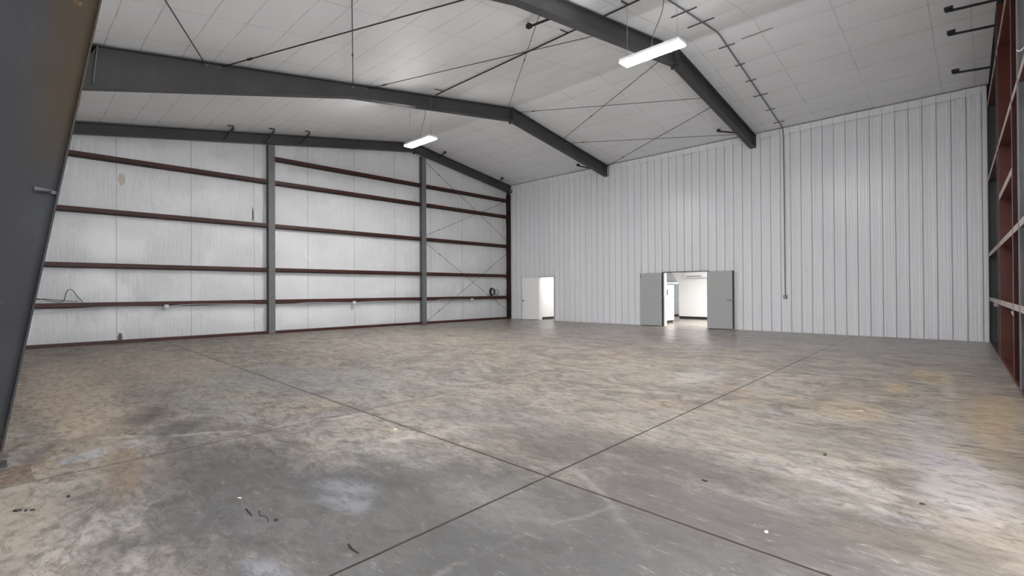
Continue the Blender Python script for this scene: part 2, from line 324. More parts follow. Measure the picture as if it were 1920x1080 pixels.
# ------------------------------------------------------------------ floor, ceiling, walls
struct(B().box(-.6,19.0,-19.0,.0,-.15,0).box(.6,12.6,0,8.2,-.15,0).build('floor', M['floor']), 'large stained grey-brown concrete floor with thin sawn joints', 'floor')
def sheet(name, fn, us, vs, m, flip=False):
    bm = bmesh.new(); G = [[bm.verts.new(fn(u, v)) for v in vs] for u in us]
    for i in range(len(us)-1):
        for j in range(len(vs)-1): bm.faces.new((G[i][j],G[i+1][j],G[i+1][j+1],G[i][j+1]))
    me = bpy.data.meshes.new(name); bm.to_mesh(me); bm.free(); me.materials.append(m)
    for p in me.polygons: p.use_smooth = True
    o = bpy.data.objects.new(name, me); COL.objects.link(o); return o
def frange(a, b, st):
    k = max(1, round((b-a)/st)); return [a+(b-a)*i/k for i in range(k+1)]
def refine(marks, st):
    out = []
    for a, b in zip(marks, marks[1:]): out += frange(a, b, st)[:-1]
    return out+[marks[-1]]
YM = sorted([-18.4]+PURL_L+PURL_R+[-.0]); XM = [-.3]+SEAMS+[18.2]
def span(v, marks):
    for a, b in zip(marks, marks[1:]):
        if a <= v <= b: return (v-a)/(b-a)
    return 0
def ceil_z(x, y):
    sy = math.sin(math.pi*span(y, YM)); sx = math.sin(math.pi*span(x, XM))
    return slopes(y) - .016*sy**.7*(.45+.55*sx**.6) + .012*(noise.noise(Vector((x*.8,y*1.3,2)))) + .018
co = sheet('ceiling', lambda x, y: (x, y, ceil_z(x, y)), refine(XM, .18), refine(YM, .12), M['ceil'])
sm = co.modifiers.new('thickness', 'SOLIDIFY'); sm.thickness = .1; sm.offset = 1
struct(co, 'white insulated roof lining with a faint grid of straps, rising to a ridge', 'ceiling')
GZ = [1.09, 2.16, 3.645, 5.12, 5.93]                                # girt flange mid heights, far wall
def far_x(y, z):
    marks = [0]+GZ+[8]; s = math.sin(math.pi*span(z, marks)); t = math.sin(math.pi*(((y+1.18)/1.8) % 1))
    return -.20+.035*s*(.4+.6*t)+.012*noise.noise(Vector((0,y*1.1,z*.9)))
def far_pt(y, f):
    z = f*(slopes(y)+.03); return (far_x(y, z), y, z)
o = sheet('wall_left', far_pt, frange(-18.3, .0, .12), frange(0, 1, .018), M['insul'])
sm = o.modifiers.new('thickness', 'SOLIDIFY'); sm.thickness = .1; sm.offset = -1
struct(o, 'far gable wall lined with wrinkled glossy white insulation between red girts', 'wall')
struct(B().box(-.30,18.1,-18.5,-18.35,0,5.75).build('wall_front', M['insul']))
# partition of ribbed panels: profile along x, cut round the two doorways
OPEN = [(1.93,2.88,2.05),(8.31,10.06,2.06)]
def partition():
    P0, X1, pitch = 17.2, 17.31, .29963
    prof = {0.0:0.0, X1:0.0}
    k = 0
    while P0-k*pitch > .03:
        c = P0-k*pitch
        for dx, dy in ((-.032,0),(-.017,-.034),(.017,-.034),(.032,0),(.095,0),(.105,-.006),(.125,-.006),(.135,0),(.17,0),(.18,-.006),(.20,-.006),(.21,0)):
            if 0 < c+dx < X1: prof[round(c+dx,4)] = dy
        k += 1
    for a, b, h in OPEN:
        for e in (a, b):
            xs = sorted(prof); lo = max(q for q in xs if q <= e); hi = min(q for q in xs if q >= e)
            prof[e] = prof[lo] if hi == lo else prof[lo]+(prof[hi]-prof[lo])*(e-lo)/(hi-lo)
    xs = sorted(prof); bm = bmesh.new()
    def q(x0, x1, z0, z1):
        bm.faces.new([bm.verts.new(v) for v in ((x0,prof[x0],z0),(x1,prof[x1],z0),(x1,prof[x1],z1),(x0,prof[x0],z1))])
        bm.faces.new([bm.verts.new(v) for v in ((x0,.13,z0),(x0,.13,z1),(x1,.13,z1),(x1,.13,z0))])
    for x0, x1 in zip(xs, xs[1:]):
        mid = (x0+x1)/2; z0 = 0
        for a, b, h in OPEN:
            if a < mid < b: z0 = h
        q(x0, x1, z0, 2.5); q(x0, x1, 2.5, 6.74)
    # ends
    for x in (xs[0], xs[-1]): bm.faces.new([bm.verts.new(v) for v in ((x,prof[x],0),(x,.13,0),(x,.13,6.74),(x,prof[x],6.74))])
    bmesh.ops.remove_doubles(bm, verts=bm.verts, dist=.0005)
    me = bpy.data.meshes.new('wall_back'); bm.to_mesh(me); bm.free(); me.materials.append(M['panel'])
    o = bpy.data.objects.new('wall_back', me); COL.objects.link(o); return o
struct(partition(), 'tall partition wall of white vertically ribbed metal panels with two doorways', 'wall')
def trim(n, x0, x1):
    b = B().prism([(-.075,6.655),(-.05,6.655),(-.035,6.47),(-.075,6.455),(-.06,6.47)][:4], 0, x0, x1)
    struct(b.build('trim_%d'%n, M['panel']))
trim(1, .15, 5.6); trim(2, 5.95, 11.45); trim(3, 11.8, 15.07); trim(4, 15.08, 17.3)
struct(B().box(17.28,17.33,-.045,.0,0,6.66).build('trim_5', M['white']))
struct(B().box(-.3,-.001,.0,.13,0,6.8).build('corner_closure', M['redd']))  # closure added to stop sky showing through the far corner gap
struct(B().box(17.31,17.75,.03,.13,0,7.0).build('corner_closure', M['redd']))  # dark closure added to block sky past the partition end
struct(B().box(-.19,0.0,-17.9,-.12,0,.085).build('baseboard_left', M['red']))
# ------------------------------------------------------------------ steel frames
def ibeam(b, top, bot, x, fw=.2, ft=.014, web=.01):                 # top/bot: (y,z) chains; web prism and sloped flanges
    b.prism([(p[0],p[1]) for p in bot]+[(p[0],p[1]) for p in top[::-1]], 0, x-web/2, x+web/2)
    for ch, s in ((top,-1),(bot,1)):
        for (y0,z0),(y1,z1) in zip(ch, ch[1:]):
            t = Vector((y1-y0, z1-z0)).normalized(); nn = Vector((-t.y, t.x))
            if nn.y*s < 0: nn = -nn
            b.prism([(y0,z0),(y1,z1),(y1+nn.x*ft,z1+nn.y*ft),(y0+nn.x*ft,z0+nn.y*ft)], 0, x-fw/2, x+fw/2)
def top_y(y): return slopes(y)-.03
def frame(x, name_label, left_bot, right_d, col=True, matcol='grey', fw=.2, y_end=-.03, col_mat=None):
    f = thing('portal_frame', name_label, 'steel frame', (x, -18.2 if col else -9, 0), 'steel portal frames')
    b = B(); y0 = left_bot[0][0]
    tl = [(y0, top_y(y0)), (-5.8, top_y(-5.8))]
    bl = left_bot+[(-5.8, top_y(-5.8)-right_d)]
    ibeam(b, tl, bl, x, fw); b.build('rafter', M[matcol], f)
    b = B(); tr = [(-5.79, top_y(-5.79)), (y_end, top_y(y_end))]; br = [(-5.79, top_y(-5.8)-right_d), (y_end, top_y(y_end)-right_d)]
    ibeam(b, tr, br, x, fw)
    b.box(x-fw/2, x+fw/2, y_end, y_end+.014, top_y(y_end)-right_d, top_y(y_end)); b.build('rafter', M[matcol], f)
    # ridge splice plates with bolts
    b = B(); zt = top_y(-5.8); b.box(x-fw/2-.005, x+fw/2+.005, -5.815, -5.775, zt-right_d-.07, zt+.0)
    for zz in (zt-.08, zt-right_d+.08, zt-right_d-.04):
        for xx in (x-.06, x+.06): b.tube([(xx,-5.85,zz),(xx,-5.74,zz)], .014, 6)
    b.build('splice_plate', M['grey'], f)
    if col:
        b = B(); b.prism([(-18.2,0),(-17.82,0),(-17.0,5.03),(-16.62,slopes(-16.62)-.05),(-18.2,slopes(-18.2)-.06)], 0, x-.005, x+.005)
        cf = [(-17.82,0),(-17.02,5.03)]
        (y0,z0),(y1,z1) = cf
        b.prism([(y0,z0),(y1,z1),(y1+.014,z1),(y0+.014,z0)], 0, x-fw/2, x+fw/2)
        b.box(x-fw/2, x+fw/2, -18.214, -18.2, 0, slopes(-18.2)-.06)
        b.build('column', M[col_mat or matcol], f)
        B().box(x-.13, x+.13, -18.24, -17.76, 0, .02).build('base_plate', M['grey'], f)
        b = B(); b.bar((x+.055,-16.66,5.16),(x+.055,-16.6,slopes(-16.6)-.05), .014, .10, (1,0,0)); b.build('stiffener', M['greyl'], f)
    return f
LB = [(-16.9,5.02),(-11.65,6.31)]
f1 = frame(11.6, 'nearest dark grey steel frame, its tapered column filling the left edge of the view', LB, .43, col_mat='near')
f2 = frame(5.75, 'middle dark grey steel frame with a deep tapered haunch and bend at the ridge', LB, .43)
f3 = frame(.10, 'shallow dark grey steel rafter along the top of the far insulated wall', [(-17.9,top_y(-17.9)-.29)], .34, col=False, fw=.18)
def brace(x0, y0, z0, x1, y1, z1, parent):                          # flange brace: angle bar with a clip at its upper end
    b = B(); b.bar((x0,y0,z0),(x1,y1,z1), .05, .012); b.bar((x0,y0-.024,z0-.02),(x1,y1-.024,z1-.02), .008, .05)
    dx = .09 if x1 > x0 else -.09
    b.box(min(x1-dx*.9,x1+dx*.2), max(x1-dx*.9,x1+dx*.2), y1-.045, y1+.045, z1-.03, z1+.045)
    b.tube([(x1,y1,z1+.03),(x1,y1,slopes(y1)+.01)], .012, 6)
    return b.build('flange_brace', M['black'], parent)
brace(11.5,-10.3,6.72, 10.6,-10.3,6.80, f1); brace(11.5,-.95,6.55, 10.78,-.95,6.77, f1)
brace(5.66,-.72,6.42, 4.75,-.72,6.74, f2)
for y in (-12.95,-11.75,-10.6): 
    t = top_y(y); b = B(); b.bar((.2,y,t-.27),(.78,y+.06,t-.04), .07, .01); b.bar((.2,y-.035,t-.29),(.78,y+.025,t-.06), .008, .05)
    b.bar((.78,y+.06,t-.05),(.80,y+.05,t+.03), .05, .02); b.bar((.80,y+.06,t+.02),(.80,y-.10,t+.02), .05, .03)
    b.build('flange_brace', M['grey'], f3)
for y in (-4.65,-1.2): brace(.2,y,top_y(y)-.2,.66,y+.03,top_y(y)-.05, f3)
B().bar((11.63,-17.60,2.28),(11.63,-17.46,2.255), .02, .03).bar((11.63,-17.6,2.26),(11.67,-17.5,2.26),.02,.015).build('clip', M['black'], f1)
for y, z in ((-17.86,.93),(-17.84,.94),(-17.79,1.33),(-17.83,.2)): B().box(11.604,11.609,y-.006,y+.006,z-.006,z+.006).build('bolt', M['black'], f1)
# ------------------------------------------------------------------ far wall: columns and girts
def wf_column(y, label, x0=-.16, x1=.05, w=.21):
    c = thing('steel_column', label, 'column', (x1, y, 0), 'far wall columns'); zt = top_y(y)-.31
    B().box(x1-.014,x1,y-w/2,y+w/2,.0,zt).box(x0,x1-.014,y-.006,y+.006,0,zt).box(x0,x0+.014,y-w/2,y+w/2,0,zt).build('shaft', M['greyl'], c)
    b = B(); b.box(x0-.02,x1+.02,y-w/2-.02,y+w/2+.02,0,.018); b.build('base_plate', M['grey'], c)
    for z in (1.25, 2.1, 2.85, 3.4, 3.85):
        B().tube([(x1-.002,y+.03,z),(x1+.008,y+.03,z)], .016, 6).build('bolt', M['black'], c)
    return c
wf_column(-11.5, 'grey steel column on the far insulated wall, left of the two')
wf_column(-5.28, 'grey steel column on the far insulated wall under the ridge, right of the two')
c = tag(B().box(.0,.10,-.11,-.045,0,6.2).box(-.18,0,-.10,-.06,0,6.2).build('steel_column', M['redd']), 'slim blackish post in the far corner where the insulated wall meets the ribbed wall', 'column')
names = ['lowest', 'second lowest', 'third lowest', 'fourth lowest', 'topmost']
bays = [('left', -17.9, -11.62, GZ[:4], ['lowest','second lowest','second highest','topmost']), ('middle', -11.38, -5.40, GZ, names), ('right', -5.16, -.12, GZ, names)]
for bay, ya, yb, zs, nm in bays:
    for z, k in zip(zs, nm):
        L = '%s dark red steel girt across the %s bay of the far insulated wall' % (k, bay)
        g = thing('wall_girt', L, 'girt', (0, (ya+yb)/2, z-.08), 'girts of the far wall')
        b = B(); b.box(-.008,0,ya,yb,z-.055,z+.055); b.box(-.19,-.008,ya,yb,z+.047,z+.055); b.box(-.03,-.008,ya,yb,z-.055,z-.047)
        b.build('flange', M['red'], g)
        B().box(-.19,-.035,ya,yb,z-.085,z-.06).box(-.045,-.03,ya,yb,z-.085,z-.055).build('lip', M['redd'], g)  # darker red puts the shade under the flange into the lip's colour
# ------------------------------------------------------------------ roof bracing rods between the two frames
def rod(a, c, label, r=.011, buckle=.5, matn='rod', group='roof bracing rods'):
    a, c = Vector(a), Vector(c); g = thing('brace_rod', label, 'rod', a, group)
    B().tube([a, c], r, 8).build('rod', M[matn], g)
    t = (c-a).normalized(); m = a+(c-a)*buckle
    B().tube([m-t*.06, m-t*.05, m+t*.05, m+t*.06], r*1.9, 6).build('turnbuckle', M[matn], g)
    b = B(); b.tube([a-t*.05, a+t*.03], r*2.0, 8); b.tube([a-t*.12, a-t*.03], r*1.0, 6); b.build('washer_nut', M['galv'], g)
def rz(y): return slopes(y)-.085
XA, XB = 5.78, 11.56
rod((XA,-14.87,rz(-14.87)),(XB,-17.6,rz(-17.6)), 'leftmost dark brace rod under the roof, rising steeply from the middle frame')
rod((XA,-14.6,rz(-14.6)),(XB,-11.75,rz(-11.75)), 'long dark brace rod running right from the left haunch of the middle frame', .013, .12)
rod((XA,-11.6,rz(-11.6)),(XB,-14.7,rz(-14.7)), 'near-vertical dark brace rod rising from the middle frame where its haunch ends', .011, .32)
rod((XA,-11.2,rz(-11.2)),(XB,-8.35,rz(-8.35)), 'thin brace rod running right from the haunch end towards the bright near lamp', .009, .08)
rod((XA,-6.0,rz(-6.0)),(XB,-10.9,rz(-10.9)), 'thin brace rod rising from the ridge of the middle frame to the black flange brace', .008, .6)
rod((XA,-5.6,rz(-5.6)),(XB,-3.15,rz(-3.15)), 'thin brace rod running right from the ridge of the middle frame', .008, .1)
rod((XA,-3.1,rz(-3.1)),(XB,-5.9,rz(-5.9)), 'thin brace rod rising to the near lamp from the right rafter of the middle frame', .009, .35)
rod((XA,-2.8,rz(-2.8)),(XB,-.35,rz(-.35)), 'lower of the two level thin brace rods reaching the near frame right rafter', .008, .1)
rod((XA,-.12,rz(-.12)),(XB,-2.8,rz(-2.8)), 'thin brace rod rising right from the end of the middle frame at the ribbed wall', .010, .2)
def wrod(p, q, label): rod(p, q, label, .008, .12, 'rod', 'bracing rods on the far wall')
wrod((.03,-5.05,6.86),(.03,-.15,3.82), 'thin diagonal rod falling right from the top of the right far-wall column')
wrod((.03,-5.08,3.83),(.03,-.15,5.92), 'thin diagonal rod rising right across the upper right bay of the far wall')
wrod((.03,-5.05,3.38),(.03,-.15,.33), 'thin diagonal rod falling to the floor corner in the far wall right bay')
wrod((.03,-5.08,.16),(.03,-.15,3.33), 'thin diagonal rod rising right from the foot of the right far-wall column')
# ------------------------------------------------------------------ conduits, outlets, cables
def arc(p, q, sag, k=14):
    p, q = Vector(p), Vector(q); return [p.lerp(q, i/k)-Vector((0,0,sag*4*(i/k)*(1-i/k))) for i in range(k+1)]
cd = thing('conduit', 'thin conduit down the ribbed wall from the roof to a small grey outlet box', 'conduit', (12.56,0,1.1))
pts = [(12.56,-.02,1.22),(12.56,-.045,1.5),(12.55,-.045,6.4),(12.55,-.10,6.58),(12.555,-.2,slopes(-.2)-.03),(12.71,-5.7,slopes(-5.7)-.03),(12.72,-5.9,slopes(-5.9)-.03),(12.84,-8.6,slopes(-8.6)-.03),(12.86,-9.14,slopes(-9.14)-.035)]
B().tube(pts, .015, 8).build('tube', M['emt'], cd)
B().box(12.505,12.615,-.055,.0,1.09,1.21,.006).build('outlet_box', M['plug'], cd)
B().box(12.53,12.59,-.063,-.056,1.11,1.19).build('cover', M['galv'], cd)
for z in (2.25,2.85,3.9,4.65,5.4): B().box(12.52,12.59,-.066,-.03,z-.01,z+.01).build('strap', M['galv'], cd)
for k, y in enumerate((-.55,-1.48,-2.45,-3.35,-4.23,-5.18,-6.8,-7.72)):
    L = random.uniform(.12,.36); xx = 12.56-.026*y
    B().bar((xx-L,y,slopes(y)-.012),(xx+L*.8,y,slopes(y)-.012), .02, .016).build('shade_bar', M['black'], cd)  # black bars stand in for the shade of clamps and fabric gaps
c2 = thing('conduit', 'dark straight conduit along the roof from the middle frame to the near lamp', 'conduit', (9,-9.17,7.0))
B().tube([(5.95,-9.12,slopes(-9.12)-.035),(13.3,-9.2,slopes(-9.2)-.035)], .018, 8).build('tube', M['rod'], c2)
for x in (6.3,10.75,12.25): B().bar((x,-9.42,slopes(-9.42)-.01),(x,-9.14,slopes(-9.14)-.02), .03, .012).build('strap', M['rod'], c2)
def small_box(x, y, z, label, sg=1):
    g = thing('outlet_box', label, 'outlet box', (x, y, z), 'outlet boxes on the far wall girts')
    B().box(x-.02,x+.05,y-.055,y+.055,z-.06,z+.05,.006).build('box', M['box'], g)
    B().box(x+.05,x+.058,y-.045,y+.045,z-.045,z+.04).tube([(x+.05,y,z-.03),(x+.10,y,z-.05)], .022, 8).build('cover', M['box'], g)
small_box(.02,-14.46,1.0, 'pale outlet box under the lowest girt in the left bay of the far wall')
small_box(.02,-8.52,.99, 'pale outlet box under the lowest girt in the middle bay of the far wall')
small_box(.02,-2.58,1.0, 'pale outlet box under the lowest girt in the right bay, near the far corner')
def cab(pts, r, m, label, name='cable', cat='cable', grp=None):
    o = B().tube(pts, r, 6).build(name, M[m], loc=pts[0]); tag(o, label, cat, grp); return o
def chain(ps, k=8):
    out = []
    P = [Vector(p) for p in ps]; P = [P[0]]+P+[P[-1]]
    for i in range(1, len(P)-2):
        for j in range(k):
            t = j/k; a, b, c, d = P[i-1], P[i], P[i+1], P[i+2]
            out.append(.5*((2*b)+(-a+c)*t+(2*a-5*b+4*c-d)*t*t+(-a+3*b-3*c+d)*t**3))
    return out+[P[-2]]
cab(chain([(.02,-17.6,.86),(.02,-17.0,.90),(.02,-16.3,1.0),(.02,-15.5,1.02),(.02,-14.52,1.0)]), .009, 'cable', 'white cable sagging under the lowest girt left of the left outlet box')
cab(chain([(.02,-14.4,1.0),(.02,-13.8,1.04),(.02,-12.5,1.02),(.02,-12.0,1.0),(.02,-11.66,.93)]), .009, 'cable', 'white cable under the lowest girt between the left outlet box and the left column')
cab(chain([(.02,-11.34,.92),(.02,-10.9,.97),(.02,-10.4,1.02),(.02,-9.5,1.015),(.02,-8.58,1.0)]), .008, 'cable', 'white cable under the lowest girt between the left column and middle outlet box')
cab(chain([(.02,-8.46,1.0),(.02,-7.4,1.02),(.02,-6.2,1.015),(.02,-5.7,1.0),(.02,-5.42,.94)]), .008, 'cable', 'white cable under the lowest girt from the middle outlet box to the right column')
cab(chain([(.02,-5.12,.92),(.02,-4.8,.98),(.02,-4.3,1.03),(.02,-3.6,1.03),(.02,-2.64,1.01)]), .008, 'cable', 'white cable under the lowest girt between the right column and right outlet box')
# loose black wire at the left, coiled hose at the right of the lowest girt
zg = GZ[0]+.062
cab(chain([(-.03,-17.5,zg+.18),(-.03,-17.1,zg+.10),(-.05,-16.72,zg+.02),(-.04,-16.62,zg+.30),(-.04,-16.52,zg+.34),(-.04,-16.42,zg+.18),(-.04,-16.3,zg+.01)]), .009, 'rubber', 'loose loop of black wire standing on the lowest girt at its left end', 'wire', 'wire')
cab(chain([(-.08,-17.5,zg+.02),(-.08,-17.1,zg+.10),(-.08,-16.8,zg+.07),(-.08,-16.4,zg+.02)]), .008, 'rubber', 'thin black wire lying low on the lowest girt beside the wire loop', 'wire', 'wire')
hs = thing('coiled_hose', 'coil of black hose hung over the lowest girt near the far corner', 'hose', (-.05,-1.15,zg))
b = B()
for k in range(4):
    rr = .19-.012*k; b.tube([(-.10+.03*k, -1.2+math.cos(a)*rr*.8, zg+.20+math.sin(a)*rr) for a in [i*2*math.pi/28 for i in range(29)]], .014, 8)
b.build('coil', M['rubber'], hs)
b = B()
for k in range(3):
    rr = .17-.02*k; b.tube([(-.06+.03*k, -.92+math.cos(a)*rr*.7, zg+.17+math.sin(a)*rr) for a in [i*2*math.pi/24 for i in range(25)]], .005, 6)
b.build('thin_coil', M['emt'], hs)
cab(chain([(.02,-1.0,1.0),(.03,-.95,.86),(.02,-.84,.72),(.03,-.6,.84),(.02,-.38,.92)]), .008, 'emt', 'short grey wire dangling in a V below the coiled hose', 'wire', 'wire')
# ------------------------------------------------------------------ hanging strip lamps
def lamp(x0, x1, y, z, label):
    L = thing('strip_lamp', label, 'lamp', ((x0+x1)/2, y, z), 'hanging strip lamps')
    B().box(x0,x1,y-.14,y+.14,z-.025,z+.0,.006).build('diffuser', M['lamp'], L)
    B().box(x0-.004,x1+.004,y-.15,y+.15,z+.001,z+.06,.006).build('housing', M['white'], L)
    for xx in (x0+.1, x1-.1): B().tube([(xx,y,z+.07),(xx,y,slopes(y)+.0)], .0035, 6).build('suspension_wire', M['wire'], L)
    xm = (x0+x1)/2
    B().tube(chain([(xm,y,z+.07),(xm+.03,y+.02,z+.35),(xm+.22,y+.02,z+.75),(xm+.27,y,slopes(y))]), .008, 8).build('power_cord', M['emt'], L)
    return L
lamp(12.15,13.38,-9.2,5.89, 'glowing strip lamp hanging nearest, in front of the near frame ridge')
lamp(4.66,5.92,-9.2,5.81, 'glowing strip lamp hanging farther away, above the middle of the far wall')
# ------------------------------------------------------------------ right gable wall (turned about two degrees)
TH = math.radians(2.1)
XF = Matrix.Translation((17.33,0,0)) @ Matrix.Rotation(TH, 4, 'Z')   # local +x outwards, local -y along the wall
def rp(v, u, z): return XF @ Vector((v, -u, z))
def rb(boxes, name, m, parent=None, prep=None):
    b = B()
    for (v0,v1,u0,u1,z0,z1) in boxes: b.box(v0,v1,-u1,-u0,z0,z1)
    return b.build(name, M[m], parent, xf=XF)
o = rb([(.32,.38,-.2,13.9,0,7.8),(.32,.38,13.9,18.0,5.2,7.8),(.32,.38,18.0,18.5,0,7.8)], 'wall_right', 'insul'); struct(o, 'right gable wall behind its columns and girts', 'wall')  # unseen opening beside the camera, added to let sky light in
struct(rb([(.0,.045,.1,9.6,0,.05),(.045,.2,.1,9.6,0,.012)], 'baseboard_right', 'redw'))
def rc(u, label, m, vdep=.27, w=.16, top=None, mweb=None):
    p = rp(0, u, 0); c = thing('steel_column', label, 'column', p, 'right wall columns')
    zt = (top if top else slopes(-u)-.5)
    rb([(0,.014,u-w/2,u+w/2,.0,zt),(vdep-.014,vdep,u-w/2,u+w/2,0,zt)], 'flange', m, c)
    rb([(.014,vdep-.014,u-.006,u+.006,0,zt)], 'web', mweb or m, c)
    return c
rc(.16, 'dark grey column in the corner right of the ribbed wall', 'grey', .3, .12)
rc(3.82, 'slim dark grey column on the right wall just beyond the first red channel', 'grey', .10, .14)
ca = rc(8.35, 'grey column at the right edge of the picture, nearest on the right wall', 'greyl', .32, .16)
def channel(u, s, label):
    c = thing('steel_channel', label, 'channel post', rp(0, u, 0), 'red channel posts of the right wall'); zt = slopes(-u)-.5
    rb([(0,.01,min(u,u+s*.09),max(u,u+s*.09),0,zt),(.245,.255,min(u,u+s*.09),max(u,u+s*.09),0,zt)], 'flange', 'redw', c)
    rb([(.01,.245,u-.005,u+.005,0,zt)], 'web', 'redw', c)
channel(4.42, -1, 'red channel post on the right wall whose broad web shows')
channel(7.35, 1, 'red channel post on the right wall seen edge-on beside the nearest grey column')
gsp = [(.24,3.74),(3.9,4.40),(4.45,7.30),(7.47,8.26),(8.44,9.6)]
hw = {1.12:'lowest', 2.24:'second lowest', 4.16:'upper middle', 6.08:'topmost'}
bw = ['in the corner bay', 'just before the first red channel', 'between the two red channels', 'between near channel and near column', 'running out of the picture']
for z, hn in hw.items():
    for (u0,u1), wn in zip(gsp, bw):
        g = thing('wall_girt', '%s red girt of the right wall %s' % (hn, wn), 'girt', rp(0,(u0+u1)/2,z), 'girts of the right wall')
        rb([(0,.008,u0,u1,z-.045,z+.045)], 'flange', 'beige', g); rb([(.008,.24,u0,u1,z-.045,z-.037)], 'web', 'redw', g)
g = thing('wall_girt', 'red header girt between the two red channels above the second lowest girt', 'girt', rp(0,5.9,3.14), 'girts of the right wall')
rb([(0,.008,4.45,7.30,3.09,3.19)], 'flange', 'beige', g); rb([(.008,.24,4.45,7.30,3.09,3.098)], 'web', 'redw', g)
# gable rafter on the right and its long flange braces
gr = thing('portal_frame', 'blackish end rafter at the top of the right wall holding three long braces', 'steel frame', rp(.1,9,0), 'steel portal frames')
b = B()
for (u0,u1) in ((.02,5.75),(5.8,17.5)):
    b.prism([(-u0,slopes(-u0)-.02),(-u1,slopes(-u1)-.02),(-u1,slopes(-u1)-.45),(-u0,slopes(-u0)-.45)], 0, .12, .13)
    for dz in (-.02,-.45): b.prism([(-u0,slopes(-u0)+dz),(-u1,slopes(-u1)+dz),(-u1,slopes(-u1)+dz-.014),(-u0,slopes(-u0)+dz-.014)], 0, .03, .22)
b.build('rafter', M['black'], gr, xf=XF)
for y in (-4.3,-3.4,-1.65):
    z1 = slopes(y)-.27; xr = 17.36-.0367*y
    b = B(); b.bar((16.74,y,z1+.0),(xr+.06,y,z1-.07), .055, .022); b.bar((16.74,y-.025,z1-.02),(xr+.06,y-.025,z1-.09), .008, .045)
    b.box(16.72,16.86,y-.05,y+.05,z1+.01,z1+.07)
    b.build('flange_brace', M['black'], gr)
def rbox(u, v, z, label):
    g = thing('outlet_box', label, 'outlet box', rp(v, u, z), 'outlet boxes on the right wall')
    b = B(); b.box(v,v+.11,-u-.045,-u+.02,z-.06,z+.06,.018); b.build('box', M['box'], g, xf=XF)
    b = B(); b.box(v+.015,v+.095,-u-.052,-u-.046,z-.045,z+.045); b.build('cover', M['chip'], g, xf=XF)
rbox(.4, .07, .99, 'pale outlet box below the lowest girt in the right corner by the ribbed wall')
rbox(8.6, .05, .975, 'white rounded outlet box on the nearest grey column at the right picture edge')
p = [rp(.06,6.3,1.02), rp(.10,6.2,1.06), rp(.03,6.6,.97), rp(.01,7.25,.90)]
cab(chain([rp(.16,5.4,1.02), rp(.10,5.5,1.0), rp(.08,6.2,.94), rp(.10,7.3,.9)]), .014, 'cable', 'short pale bent pipe below the lowest girt between the red channels', 'pipe', 'pipe')
t = thing('brace_rod', 'white rod end with nut through a slot in the nearest right column', 'rod', rp(.12,8.4,4.0), 'rod ends at the right column')
b = B(); b.tube([rp(.08,8.37,3.98), rp(.13,8.55,3.68)], .014, 8); b.build('rod', M['galv'], t)
b = B(); b.tube([rp(.07,8.46,3.83), rp(.14,8.46,3.85)], .022, 6); b.build('nut', M['galv'], t)
t = thing('cable_tie', 'small white tie hooked on the edge of the nearest right column', 'tie', rp(.01,8.44,4.55))
b = B(); b.tube(chain([rp(-.005,8.44,4.55), rp(.02,8.46,4.52), rp(.05,8.47,4.54), rp(.09,8.6,4.56)]), .008, 6); b.build('strap', M['chip'], t)
# ------------------------------------------------------------------ doorways
def panel_door():
    d = bpy.data.objects.new('door_1', None); COL.objects.link(d); d.location = (1.98,-.04,0)
    struct(d, 'small white six-panel door standing open against the ribbed wall near the far corner', 'door')
    ang = math.radians(-13); W, H, T = .90, 2.0, .036
    X = Matrix.Translation((1.955,-.055,.02)) @ Matrix.Rotation(math.pi, 4, 'Z') @ Matrix.Rotation(-ang, 4, 'Z')
    b = B(); b.box(0,W,0,T,0,H)                                      # local +x from hinge to free edge, +y face towards the hall
    b.build('door_leaf', M['leafw'], d, xf=X)
    def pan(x0,x1,z0,z1):
        bb = B(); w_ = .02
        for s in ((x0,x1,z0,z0+w_),(x0,x1,z1-w_,z1),(x0,x0+w_,z0,z1),(x1-w_,x1,z0,z1)): bb.box(s[0],s[1],T-.001,T+.018,s[2],s[3])
        bb.box(x0+.045,x1-.045,T,T+.007,z0+.045,z1-.045,.003)
        bb.build('door_panel', M['leafw'], d, xf=X)
    for x0, x1 in ((.12,.40),(.50,.78)):
        pan(x0,x1,1.66,1.88); pan(x0,x1,.93,1.54); pan(x0,x1,.22,.78)
    B().tube([(.83,T,.90),(.83,T+.025,.90),(.83,T+.03,.90)], .028, 10).tube([(.83,T+.03,.90),(.83,T+.065,.90)], .026, 10).build('door_handle', M['black'], d, xf=X)
    B().box(1.93,1.965,-.04,.15,0,2.05).box(2.845,2.88,-.04,.15,0,2.05).box(1.93,2.88,-.04,.15,2.02,2.05).build('door_frame', M['white'], d)
    B().box(2.872,2.892,-.06,-.0,0,2.07).box(1.93,2.892,-.06,-.0,2.052,2.07).build('edge_strip', M['doorg'], d)
panel_door()
